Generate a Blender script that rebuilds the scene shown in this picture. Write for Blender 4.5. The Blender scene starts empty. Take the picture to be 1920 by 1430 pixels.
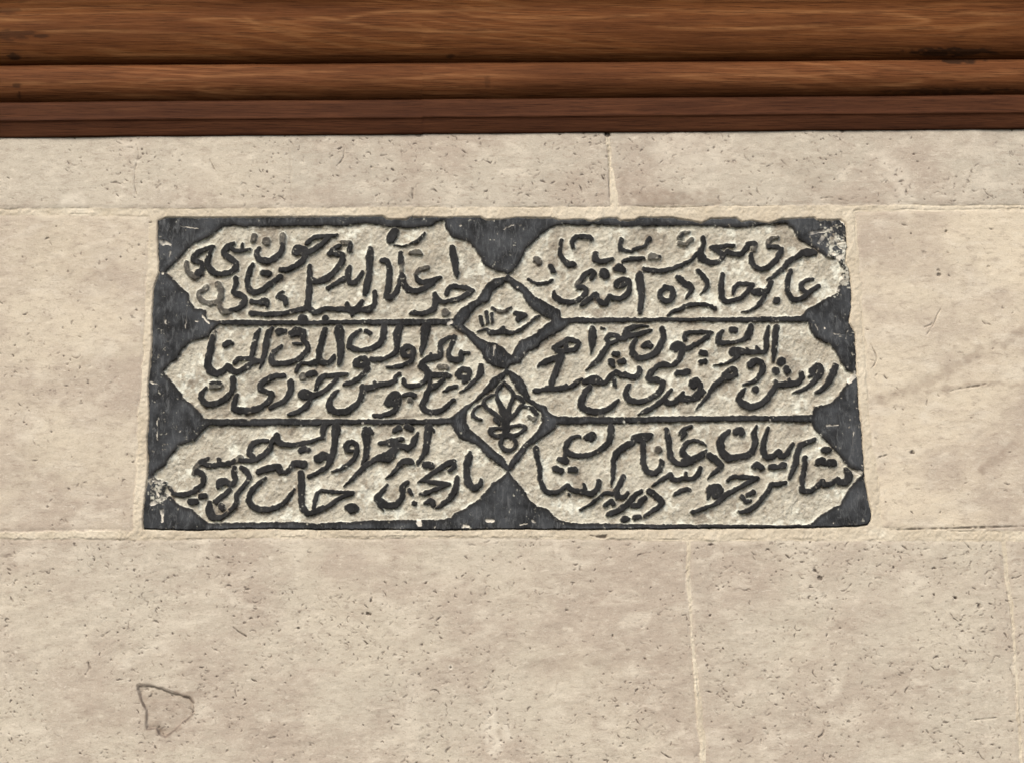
import bpy, math
import numpy as np

# ------------------------------------------------------------------ camera, sky, sun, exposure
scene = bpy.context.scene
COL = scene.collection
CAM = np.array([0.0, -2.0, 1.6])
PITCH, YAW, ROLL = math.radians(16.126), math.radians(-3.281), math.radians(-1.2295)
FPX = 3000.0                                    # focal length in photo pixels (photo 1920 x 1430)


def cam_basis():
    cp, sp = math.cos(PITCH), math.sin(PITCH)
    fwd = np.array([0, cp, sp]); up = np.array([0, -sp, cp]); rt = np.array([1.0, 0, 0])
    c, s = math.cos(YAW), math.sin(YAW)
    Rz = np.array([[c, -s, 0], [s, c, 0], [0, 0, 1]])
    fwd, up, rt = Rz @ fwd, Rz @ up, Rz @ rt
    c, s = math.cos(ROLL), math.sin(ROLL)
    return c * rt + s * up, -s * rt + c * up, fwd


RT, UP, FW = cam_basis()
cam_data = bpy.data.cameras.new('camera')
cam_data.sensor_width = 36.0
cam_data.lens = 36.0 * FPX / 1920.0
cam_data.clip_end = 200.0
cam = bpy.data.objects.new('camera', cam_data)
COL.objects.link(cam)
from mathutils import Matrix
cam.matrix_world = Matrix(((RT[0], UP[0], -FW[0], CAM[0]), (RT[1], UP[1], -FW[1], CAM[1]),
                           (RT[2], UP[2], -FW[2], CAM[2]), (0, 0, 0, 1)))
scene.camera = cam

SUN_EL, SUN_AZ = 47.0, 28.0                     # above the horizon / left of straight in front of the wall
world = bpy.data.worlds.new('World')
scene.world = world
world.use_nodes = True
wn = world.node_tree
wn.nodes.clear()
sky = wn.nodes.new('ShaderNodeTexSky')
sky.sky_type = 'NISHITA'
sky.sun_disc = False
sky.sun_elevation = math.radians(SUN_EL)
sky.sun_rotation = math.radians(180 + SUN_AZ)
sky.air_density = 1.0
sky.dust_density = 4.0
bg = wn.nodes.new('ShaderNodeBackground')
bg.inputs['Strength'].default_value = 0.12
wo = wn.nodes.new('ShaderNodeOutputWorld')
wn.links.new(sky.outputs[0], bg.inputs[0])
wn.links.new(bg.outputs[0], wo.inputs[0])

sl = bpy.data.lights.new('sun', 'SUN')
sl.energy = 1.4
sl.angle = math.radians(34)
sl.color = (1.0, 0.93, 0.82)
sun = bpy.data.objects.new('sun', sl)
COL.objects.link(sun)
sun.location = (-2, -4, 6)
from mathutils import Vector
el, az = math.radians(SUN_EL), math.radians(SUN_AZ)
to_sun = Vector((-math.sin(az) * math.cos(el), -math.cos(az) * math.cos(el), math.sin(el)))
sun.rotation_euler = to_sun.to_track_quat('Z', 'Y').to_euler()

vs = scene.view_settings
vs.view_transform = 'Standard'
vs.look = 'None'
vs.exposure = 0.92
vs.gamma = 1.0
vs.use_curve_mapping = False
scene.render.engine = 'CYCLES'
scene.cycles.max_bounces = 6

# ------------------------------------------------------------------ numeric helpers
PX = 0.00070                                    # one photo pixel on the wall, in metres
rng = np.random.default_rng(11)


def wall_xyz(X, Y, h):
    """photo pixel -> point of the wall plane y=0, lifted h metres towards the viewer"""
    a = (np.asarray(X, float) - 960.0) / FPX
    b = -(np.asarray(Y, float) - 715.0) / FPX
    d = [a * RT[i] + b * UP[i] + FW[i] for i in range(3)]
    t = -CAM[1] / d[1]
    return np.stack([CAM[0] + t * d[0], -np.asarray(h, float) + 0 * t, CAM[2] + t * d[2]], -1)


def smooth(e0, e1, x):
    t = np.clip((x - e0) / (e1 - e0), 0, 1)
    return t * t * (3 - 2 * t)


def vnoise(X, Y, sx, sy, seed):
    r = np.random.default_rng(seed)
    T = r.random((257, 257)).astype(np.float32) * 2 - 1
    u, v = X / sx, Y / sy
    iu, iv = np.floor(u).astype(int), np.floor(v).astype(int)
    fu, fv = u - iu, v - iv
    fu, fv = fu * fu * (3 - 2 * fu), fv * fv * (3 - 2 * fv)
    iu0, iv0 = iu % 256, iv % 256
    a, b = T[iv0, iu0], T[iv0, iu0 + 1]
    c, d = T[iv0 + 1, iu0], T[iv0 + 1, iu0 + 1]
    return (a * (1 - fu) + b * fu) * (1 - fv) + (c * (1 - fu) + d * fu) * fv


def fbm(X, Y, s, seed, octv=3, asp=1.0):
    o, a = 0, 1.0
    for k in range(octv):
        o = o + a * vnoise(X + 17.3 * k, Y - 9.1 * k, s * asp, s, seed + k)
        s *= 0.5; a *= 0.55
    return o


def spline(pts, n=4):
    """centripetal-like Catmull-Rom through (x, y, r)"""
    P = np.asarray(pts, float)
    if len(P) < 3:
        return P
    Q = np.vstack([2 * P[0] - P[1], P, 2 * P[-1] - P[-2]])
    out = []
    for i in range(1, len(Q) - 2):
        p0, p1, p2, p3 = Q[i - 1], Q[i], Q[i + 1], Q[i + 2]
        for t in np.arange(n) / n:
            m1, m2 = 0.4 * (p2 - p0), 0.4 * (p3 - p1)
            h00, h10 = 2 * t**3 - 3 * t**2 + 1, t**3 - 2 * t**2 + t
            h01, h11 = -2 * t**3 + 3 * t**2, t**3 - t**2
            out.append(h00 * p1 + h10 * m1 + h01 * p2 + h11 * m2)
    out.append(Q[-2])
    out = np.array(out)
    out[:, 2] = np.maximum(out[:, 2], 0.4)
    return out


class Grid:
    def __init__(self, x0, x1, y0, y1, st):
        self.x0, self.y0, self.st = x0, y0, st
        self.xs = np.arange(x0, x1 + st, st)
        self.ys = np.arange(y0, y1 + st, st)
        self.X, self.Y = np.meshgrid(self.xs, self.ys)
        self.nx, self.ny = len(self.xs), len(self.ys)

    def win(self, x0, x1, y0, y1):
        i0 = max(0, int((x0 - self.x0) / self.st)); i1 = min(self.nx, int((x1 - self.x0) / self.st) + 2)
        j0 = max(0, int((y0 - self.y0) / self.st)); j1 = min(self.ny, int((y1 - self.y0) / self.st) + 2)
        return slice(j0, max(j0, j1)), slice(i0, max(i0, i1))

    def stroke(self, D, P, pad, WX=None, WY=None):
        """min the signed distance of a tapered stroke into D"""
        WX = self.X if WX is None else WX
        WY = self.Y if WY is None else WY
        P = np.asarray(P, float)
        if len(P) == 1:
            P = np.vstack([P, P + [0.01, 0, 0]])
        for a, b in zip(P[:-1], P[1:]):
            m = pad + max(a[2], b[2])
            w = self.win(min(a[0], b[0]) - m, max(a[0], b[0]) + m, min(a[1], b[1]) - m, max(a[1], b[1]) + m)
            x, y = WX[w], WY[w]
            if x.size == 0:
                continue
            d = b[:2] - a[:2]
            L2 = max(d @ d, 1e-9)
            t = np.clip(((x - a[0]) * d[0] + (y - a[1]) * d[1]) / L2, 0, 1)
            s = np.hypot(x - a[0] - t * d[0], y - a[1] - t * d[1]) - (a[2] + t * (b[2] - a[2]))
            D[w] = np.minimum(D[w], s)

    def poly(self, pts, WX=None, WY=None, far=60.0):
        """signed distance to a polygon, negative inside"""
        WX = self.X if WX is None else WX
        WY = self.Y if WY is None else WY
        P = np.asarray(pts, float)
        D = np.full(WX.shape, far)
        inside = np.zeros(WX.shape, bool)
        w0 = self.win(P[:, 0].min() - 8, P[:, 0].max() + 8, P[:, 1].min() - 8, P[:, 1].max() + 8)
        for a, b in zip(P, np.roll(P, -1, 0)):
            self.stroke(D, [(a[0], a[1], 0), (b[0], b[1], 0)], 30.0, WX, WY)
            x, y = WX[w0], WY[w0]
            if a[1] != b[1]:
                c = ((a[1] > y) != (b[1] > y)) & (x < (b[0] - a[0]) * (y - a[1]) / (b[1] - a[1]) + a[0])
                inside[w0] ^= c
        return np.where(inside, -D, D)


def link(name, data, parent=None):
    o = bpy.data.objects.new(name, data)
    COL.objects.link(o)
    if parent is not None:
        o.parent = parent
        o.matrix_parent_inverse = parent.matrix_world.inverted() if False else Matrix.Translation(-parent.location)
    return o


def thing(name, label, cat, loc):
    o = bpy.data.objects.new(name, None)
    o.empty_display_size = 0.05
    o.location = loc
    COL.objects.link(o)
    o['label'] = label
    o['category'] = cat
    o['kind'] = 'thing'
    return o


def mesh_arrays(name, V, Q, mat, N=None, attrs=None):
    me = bpy.data.meshes.new(name)
    me.vertices.add(len(V)); me.vertices.foreach_set('co', np.ascontiguousarray(V, np.float32).ravel())
    me.loops.add(Q.size); me.loops.foreach_set('vertex_index', np.ascontiguousarray(Q, np.int32).ravel())
    me.polygons.add(len(Q))
    me.polygons.foreach_set('loop_start', np.arange(0, Q.size, Q.shape[1], dtype=np.int32))
    me.update(calc_edges=True)
    me.polygons.foreach_set('use_smooth', np.ones(len(Q), bool))
    for k, a in (attrs or {}).items():
        at = me.attributes.new(k, 'FLOAT', 'POINT')
        at.data.foreach_set('value', np.ascontiguousarray(a, np.float32))
    me.materials.append(mat)
    if N is not None:
        me.normals_split_custom_set_from_vertices(N.astype(float))
    me.update()
    return me


def grid_normals(V, ny, nx):
    G = V.reshape(ny, nx, 3)
    du = np.gradient(G, axis=1); dv = np.gradient(G, axis=0)
    n = np.cross(dv, du)
    n /= np.linalg.norm(n, axis=-1, keepdims=True) + 1e-12
    n = np.where(n[..., 1:2] > 0, -n, n)
    return n.reshape(-1, 3)


def split_grid(g, V, ids, mats, names, parents, attrs):
    """one height field cut into parts along a face id map; returns {id: object}"""
    N = grid_normals(V, g.ny, g.nx)
    idx = np.arange(g.nx * g.ny).reshape(g.ny, g.nx)
    quads = np.stack([idx[:-1, :-1], idx[1:, :-1], idx[1:, 1:], idx[:-1, 1:]], -1).reshape(-1, 4)
    f = ids.ravel()
    out = {}
    for k in names:
        q = quads[f == k]
        if len(q) == 0:
            continue
        u, inv = np.unique(q.ravel(), return_inverse=True)
        par = parents[k]
        par = out[par] if isinstance(par, int) else par
        me = mesh_arrays(names[k], V[u], inv.reshape(-1, 4), mats[k], N[u], {a: b.ravel()[u] for a, b in attrs.items()})
        o = bpy.data.objects.new(names[k], me)
        COL.objects.link(o)
        o.parent = par
        if par.parent is None:
            o.matrix_parent_inverse = Matrix.Translation(-par.location)
        out[k] = o
    return out


# ------------------------------------------------------------------ shader helpers
class NT:
    def __init__(self, name, rough=0.85):
        self.m = bpy.data.materials.new(name)
        self.m.use_nodes = True
        self.t = self.m.node_tree
        self.b = self.t.nodes['Principled BSDF']
        self.b.inputs['Roughness'].default_value = rough
        self.b.inputs['Specular IOR Level'].default_value = 0.12
        self.geo = self.t.nodes.new('ShaderNodeNewGeometry')

    def attr(self, n):
        a = self.t.nodes.new('ShaderNodeAttribute'); a.attribute_name = n
        return a.outputs['Fac']

    def pos(self, scale=(1, 1, 1), off=(0, 0, 0)):
        m = self.t.nodes.new('ShaderNodeMapping')
        m.inputs['Scale'].default_value = scale; m.inputs['Location'].default_value = off
        self.t.links.new(self.geo.outputs['Position'], m.inputs['Vector'])
        return m.outputs[0]

    def noise(self, vec, s, detail=4, rough=0.55, dist=0.0):
        n = self.t.nodes.new('ShaderNodeTexNoise')
        n.inputs['Scale'].default_value = s; n.inputs['Detail'].default_value = detail
        n.inputs['Roughness'].default_value = rough; n.inputs['Distortion'].default_value = dist
        self.t.links.new(vec, n.inputs['Vector'])
        return n.outputs['Fac']

    def math(self, op, a, b=0.0, c=0.0, clamp=False):
        n = self.t.nodes.new('ShaderNodeMath'); n.operation = op; n.use_clamp = clamp
        for i, v in enumerate((a, b, c)):
            if isinstance(v, (int, float)):
                n.inputs[i].default_value = v
            else:
                self.t.links.new(v, n.inputs[i])
        return n.outputs[0]

    def step(self, x, a, b, lo=0.0, hi=1.0):
        n = self.t.nodes.new('ShaderNodeMapRange'); n.interpolation_type = 'SMOOTHSTEP'
        self.t.links.new(x, n.inputs[0])
        for i, v in enumerate((a, b, lo, hi)):
            n.inputs[i + 1].default_value = v
        return n.outputs[0]

    def mix(self, f, a, b, mode='MIX'):
        n = self.t.nodes.new('ShaderNodeMix'); n.data_type = 'RGBA'; n.blend_type = mode
        for s, v in ((n.inputs[0], f), (n.inputs[6], a), (n.inputs[7], b)):
            if isinstance(v, (int, float)):
                s.default_value = v
            elif isinstance(v, tuple):
                s.default_value = (*v, 1)
            else:
                self.t.links.new(v, s)
        return n.outputs[2]

    def finish(self, col, bump=None, strength=0.5, dist=0.001, rough=None):
        self.t.links.new(col, self.b.inputs['Base Color'])
        if rough is not None:
            self.t.links.new(rough, self.b.inputs['Roughness'])
        if bump is not None:
            bn = self.t.nodes.new('ShaderNodeBump')
            bn.inputs['Strength'].default_value = strength; bn.inputs['Distance'].default_value = dist
            self.t.links.new(bump, bn.inputs['Height'])
            self.t.links.new(bn.outputs[0], self.b.inputs['Normal'])
        return self.m


def limestone():
    n = NT('limestone', 0.9)
    p = n.pos()
    big = n.noise(n.pos((1, 1, 1.2)), 5.5, 4, 0.6)
    band = n.noise(n.pos((1.0, 1, 1.7), (3, 0, 1)), 20.0, 5, 0.6, 0.6)
    mott = n.noise(n.pos((1, 1, 1.8)), 60.0, 5, 0.65)
    fine = n.noise(p, 420.0, 4, 0.7)
    tone = n.attr('tone')
    flake = n.noise(n.pos((0.55, 1, 1.5), (5, 2, 3)), 120.0, 6, 0.72, 0.7)
    vein = n.noise(n.pos((0.7, 1, 1.4), (9, 4, 7)), 95.0, 5, 0.62, 1.2)
    line = n.step(n.math('ABSOLUTE', n.math('SUBTRACT', vein, 0.5)), 0.0, 0.016, 1.0, 0.0)
    gate = n.step(n.noise(n.pos((1, 1, 1.5), (1, 8, 2)), 70.0, 3, 0.6), 0.52, 0.66)
    c = n.mix(tone, (0.395, 0.365, 0.304), (0.534, 0.472, 0.365))
    c = n.mix(n.step(big, 0.40, 0.62, 0, 0.85), c, (0.370, 0.314, 0.254))
    c = n.mix(n.step(band, 0.48, 0.72, 0, 0.65), c, (0.563, 0.514, 0.421))
    c = n.mix(n.step(mott, 0.50, 0.70, 0, 0.55), c, (0.320, 0.269, 0.215))
    c = n.mix(n.step(mott, 0.46, 0.30, 0, 0.45), c, (0.583, 0.532, 0.433))
    c = n.mix(n.step(flake, 0.53, 0.72, 0, 0.62), c, (0.235, 0.193, 0.152))
    c = n.mix(n.step(flake, 0.44, 0.28, 0, 0.55), c, (0.643, 0.594, 0.494))
    calm = n.math('SUBTRACT', 1.0, n.math('MULTIPLY', tone, 0.6))
    c = n.mix(n.math('MULTIPLY', n.math('MULTIPLY', n.math('MULTIPLY', line, gate), 0.62), calm), c, (0.139, 0.113, 0.091))
    c = n.mix(n.step(fine, 0.52, 0.75, 0, 0.45), c, (0.231, 0.187, 0.141))
    c = n.mix(n.step(fine, 0.44, 0.26, 0, 0.40), c, (0.643, 0.588, 0.484))
    c = n.mix(n.attr('lime'), c, (0.600, 0.554, 0.459))
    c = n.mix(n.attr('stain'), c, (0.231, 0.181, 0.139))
    c = n.mix(n.attr('pit'), c, (0.065, 0.049, 0.040))
    bump = n.math('ADD', n.math('MULTIPLY', mott, 0.8), n.math('MULTIPLY', fine, 0.5))
    return n.finish(c, bump, 0.55, 0.0012)


def lime_mortar():
    n = NT('lime_mortar', 0.92)
    p = n.pos()
    a = n.noise(p, 14.0, 4, 0.6)
    b = n.noise(p, 140.0, 5, 0.7)
    c = n.mix(n.step(a, 0.35, 0.65), (0.449, 0.394, 0.300), (0.552, 0.498, 0.392))
    c = n.mix(n.step(b, 0.52, 0.75, 0, 0.55), c, (0.309, 0.257, 0.190))
    c = n.mix(n.attr('lime'), c, (0.578, 0.539, 0.435))
    c = n.mix(n.attr('stain'), c, (0.247, 0.198, 0.146))
    c = n.mix(n.attr('pit'), c, (0.063, 0.048, 0.038))
    return n.finish(c, b, 0.6, 0.0015)


def painted_marble():
    n = NT('painted_marble', 0.8)
    p = n.pos()
    a = n.noise(p, 26.0, 4, 0.6)
    b = n.noise(p, 120.0, 5, 0.68, 0.4)
    f = n.noise(p, 520.0, 4, 0.7)
    scr = n.noise(n.pos((1.0, 1, 0.30)), 190.0, 5, 0.75, 0.8)
    stone = n.mix(n.step(a, 0.36, 0.64), (0.365, 0.337, 0.270), (0.456, 0.436, 0.357))
    stone = n.mix(n.step(b, 0.50, 0.70, 0, 0.62), stone, (0.246, 0.208, 0.155))
    chis = n.noise(n.pos((0.8, 1, 1.3), (4, 1, 6)), 210.0, 5, 0.7, 0.8)
    stone = n.mix(n.step(chis, 0.52, 0.70, 0, 0.62), stone, (0.142, 0.115, 0.086))
    stone = n.mix(n.step(chis, 0.45, 0.30, 0, 0.45), stone, (0.588, 0.555, 0.482))
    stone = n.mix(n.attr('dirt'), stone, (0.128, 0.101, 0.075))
    stone = n.mix(n.step(f, 0.52, 0.74, 0, 0.35), stone, (0.146, 0.121, 0.091))
    stone = n.mix(n.attr('chalk_and_highlight'), stone, (0.619, 0.625, 0.536))
    fr = n.attr('frame')
    ink = n.mix(fr, n.mix(n.step(a, 0.35, 0.68), (0.013, 0.013, 0.013), (0.026, 0.026, 0.026)),
                n.mix(n.step(a, 0.35, 0.66), (0.0135, 0.0142, 0.0150), (0.050, 0.054, 0.058)))
    scuff = n.math('MULTIPLY', n.step(scr, 0.47, 0.72, 0, 0.85), n.math('MULTIPLY_ADD', fr, 0.75, 0.25))
    ink = n.mix(scuff, ink, (0.100, 0.105, 0.107))
    ink = n.mix(n.step(f, 0.60, 0.80, 0, 0.5), ink, (0.15, 0.15, 0.145))
    worn = n.math('SUBTRACT', n.attr('paint'), n.step(b, 0.60, 0.80, 0, 0.35), clamp=True)
    c = n.mix(worn, stone, ink)
    c = n.mix(n.attr('chip'), c, (0.62, 0.585, 0.50))
    bump = n.math('ADD', n.math('MULTIPLY', b, 0.9), n.math('MULTIPLY', f, 0.5))
    return n.finish(c, bump, 0.5, 0.0012, n.step(worn, 0, 1, 0.92, 0.78))


def varnished_wood(name, seed, dark, mid, light, freq):
    n = NT(name, 0.7)
    n.b.inputs['Specular IOR Level'].default_value = 0.06
    o = (seed * 3.1, seed * 1.7, seed * 2.3)
    warp = n.noise(n.pos((0.6, 0.6, 2.4), o), 1.6, 2, 0.45)
    warp2 = n.noise(n.pos((0.22, 1, 2.0), o), 9.0, 4, 0.6)
    sx = n.t.nodes.new('ShaderNodeSeparateXYZ')
    n.t.links.new(n.geo.outputs['Position'], sx.inputs[0])
    r = n.math('ADD', n.math('MULTIPLY', sx.outputs[2], 1.0), n.math('MULTIPLY', warp, 0.26))
    r = n.math('ADD', r, n.math('MULTIPLY', warp2, 0.03))
    ring = n.math('SINE', n.math('MULTIPLY', r, freq))
    ring = n.math('MULTIPLY_ADD', ring, 0.5, 0.5)
    fib = n.noise(n.pos((0.03, 1, 1.0), o), 700.0, 4, 0.7)
    fib2 = n.noise(n.pos((0.035, 1, 1.0), o), 150.0, 4, 0.65, 0.4)
    blot = n.noise(n.pos((0.22, 1, 1.6), o), 14.0, 4, 0.6)
    c = n.mix(n.step(blot, 0.32, 0.68), dark, mid)
    amt = n.math('MULTIPLY', n.step(blot, 0.42, 0.70, 0.04, 0.45), n.step(ring, 0.50, 1.0))
    c = n.mix(amt, c, light)
    c = n.mix(n.step(fib2, 0.45, 0.68, 0, 0.60), c, dark)
    c = n.mix(n.step(fib, 0.47, 0.66, 0, 0.72), c, tuple(x * 0.4 for x in dark))
    c = n.mix(n.step(fib, 0.44, 0.25, 0, 0.35), c, light)
    c = n.mix(n.math('MULTIPLY', n.attr('vein'), n.step(fib, 0.70, 0.40, 0.25, 0.85)), c, light)
    c = n.mix(n.attr('stain'), c, (0.012, 0.007, 0.004))
    bump = n.math('ADD', fib, n.math('MULTIPLY', fib2, 0.6))
    return n.finish(c, bump, 0.35, 0.0008)


M_STONE, M_MORTAR, M_PLAQUE = limestone(), lime_mortar(), painted_marble()

# ------------------------------------------------------------------ what is carved: outlines traced on the stone
OUTLINE = """295,414 311,407 429,407 580,406 700,405 717,404 728,410 760,411 771,406 837,407 854,406 902,406 912,411 940,411 968,407
1034,408 1052,413 1096,410 1109,415 1135,408 1157,408 1165,413 1191,412 1199,407 1259,407 1296,413 1317,417 1334,409 1382,408
1392,415 1409,413 1442,418 1467,410 1527,407 1533,412 1577,411 1587,420 1589,462 1586,490 1594,512 1598,559 1593,605 1604,624
1607,695 1609,721 1613,777 1616,800 1622,892 1628,930 1635,955 1634,975 1627,984 1609,987 1515,990 1290,991 1127,993 940,992
861,994 692,993 599,993 504,991 429,992 372,995 268,992 267,967 277,874 275,817 279,777 277,721 284,646 284,587 288,535 297,512 295,456"""
FIELDS = [
    """310,511 335,484 359,460 391,445 410,430 419,426 436,422 461,427 470,424 504,425 616,423 651,425 677,419 711,420 722,424 760,428 809,424
816,418 833,413 836,428 846,443 880,454 899,479 908,497 923,505 945,511 951,515 948,519 926,523 912,533 904,545 896,560 880,569 864,580 854,590
849,597 805,598 720,599 655,600 580,601 541,601 447,600 402,601 387,599 384,582 365,578 355,565 352,550 340,539 325,525""",
    """306,695 316,684 331,672 342,654 357,641 391,631 399,618 410,609 485,610 616,609 636,608 711,609 777,610 842,609 852,616 872,627 887,642
902,661 910,678 927,687 946,691 944,697 924,709 913,723 896,743 887,752 870,761 859,772 847,781 842,784 805,785 692,786 541,784 447,785 391,786
380,783 378,775 359,757 342,745 340,736 329,725 320,712 309,702""",
    """284,890 294,882 311,870 324,847 337,834 365,825 380,808 391,797 447,798 616,796 674,795 749,794 846,795 851,804 861,820 895,834 906,847
923,862 940,875 951,884 940,896 923,905 899,935 872,952 852,962 846,971 824,974 777,974 692,975 599,980 541,977 447,979 391,979 372,964 359,954
342,949 326,937 314,926 305,922 312,911 311,902 297,898""",
    """952,514 964,507 975,490 985,469 1009,445 1030,428 1045,422 1099,423 1112,421 1165,424 1296,423 1317,423 1360,426 1401,426 1439,421
1472,418 1486,428 1499,449 1512,457 1532,469 1547,481 1572,488 1581,505 1577,524 1568,550 1547,561 1514,580 1502,594 1411,595 1270,596 1052,596
1048,582 1016,564 999,553 980,534 957,518""",
    """958,683 976,679 989,661 1008,649 1016,639 1056,617 1069,606 1184,604 1296,603 1401,604 1514,604 1519,620 1531,634 1557,646 1568,661
1585,692 1602,700 1589,717 1574,740 1557,755 1525,762 1523,777 1439,779 1270,780 1202,781 1047,781 1034,777 1022,761 1004,754 993,746 988,724
974,704 955,694 950,690""",
    """954,885 957,879 977,859 990,838 1019,819 1039,804 1045,795 1127,794 1202,792 1296,790 1421,789 1522,790 1530,810 1552,827 1569,847
1590,872 1616,889 1599,904 1588,922 1575,945 1537,965 1520,982 1477,984 1290,982 1202,982 1071,980 1050,975 1039,967 1028,954 1007,949 992,935
977,911 964,898"""]


def d1(s):
    return [(830 + a / 7.528, 500 + b / 7.528) for a, b in (map(float, p.split(',')) for p in s.split())]


def d2(s):
    return [(830 + a / 6.5, 680 + b / 6.5) for a, b in (map(float, p.split(',')) for p in s.split())]


LOZENGES = [
    d1("""880,200 840,260 770,300 700,360 650,480 560,530 470,590 400,660 370,720 290,820 330,860 440,930 520,1010 640,1070 760,1090
880,1170 965,1260 1010,1180 1080,1060 1320,940 1370,880 1540,760 1380,670 1240,570 1170,480 1120,380 1000,310 930,220"""),
    d2("""770,150 740,190 640,290 500,400 400,480 310,560 280,640 290,720 330,800 430,890 560,1000 650,1080 740,1160 790,1250 850,1160
960,1020 1080,900 1160,820 1220,720 1190,600 1100,530 1000,450 960,380 900,310 850,230 800,150""")]

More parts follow.
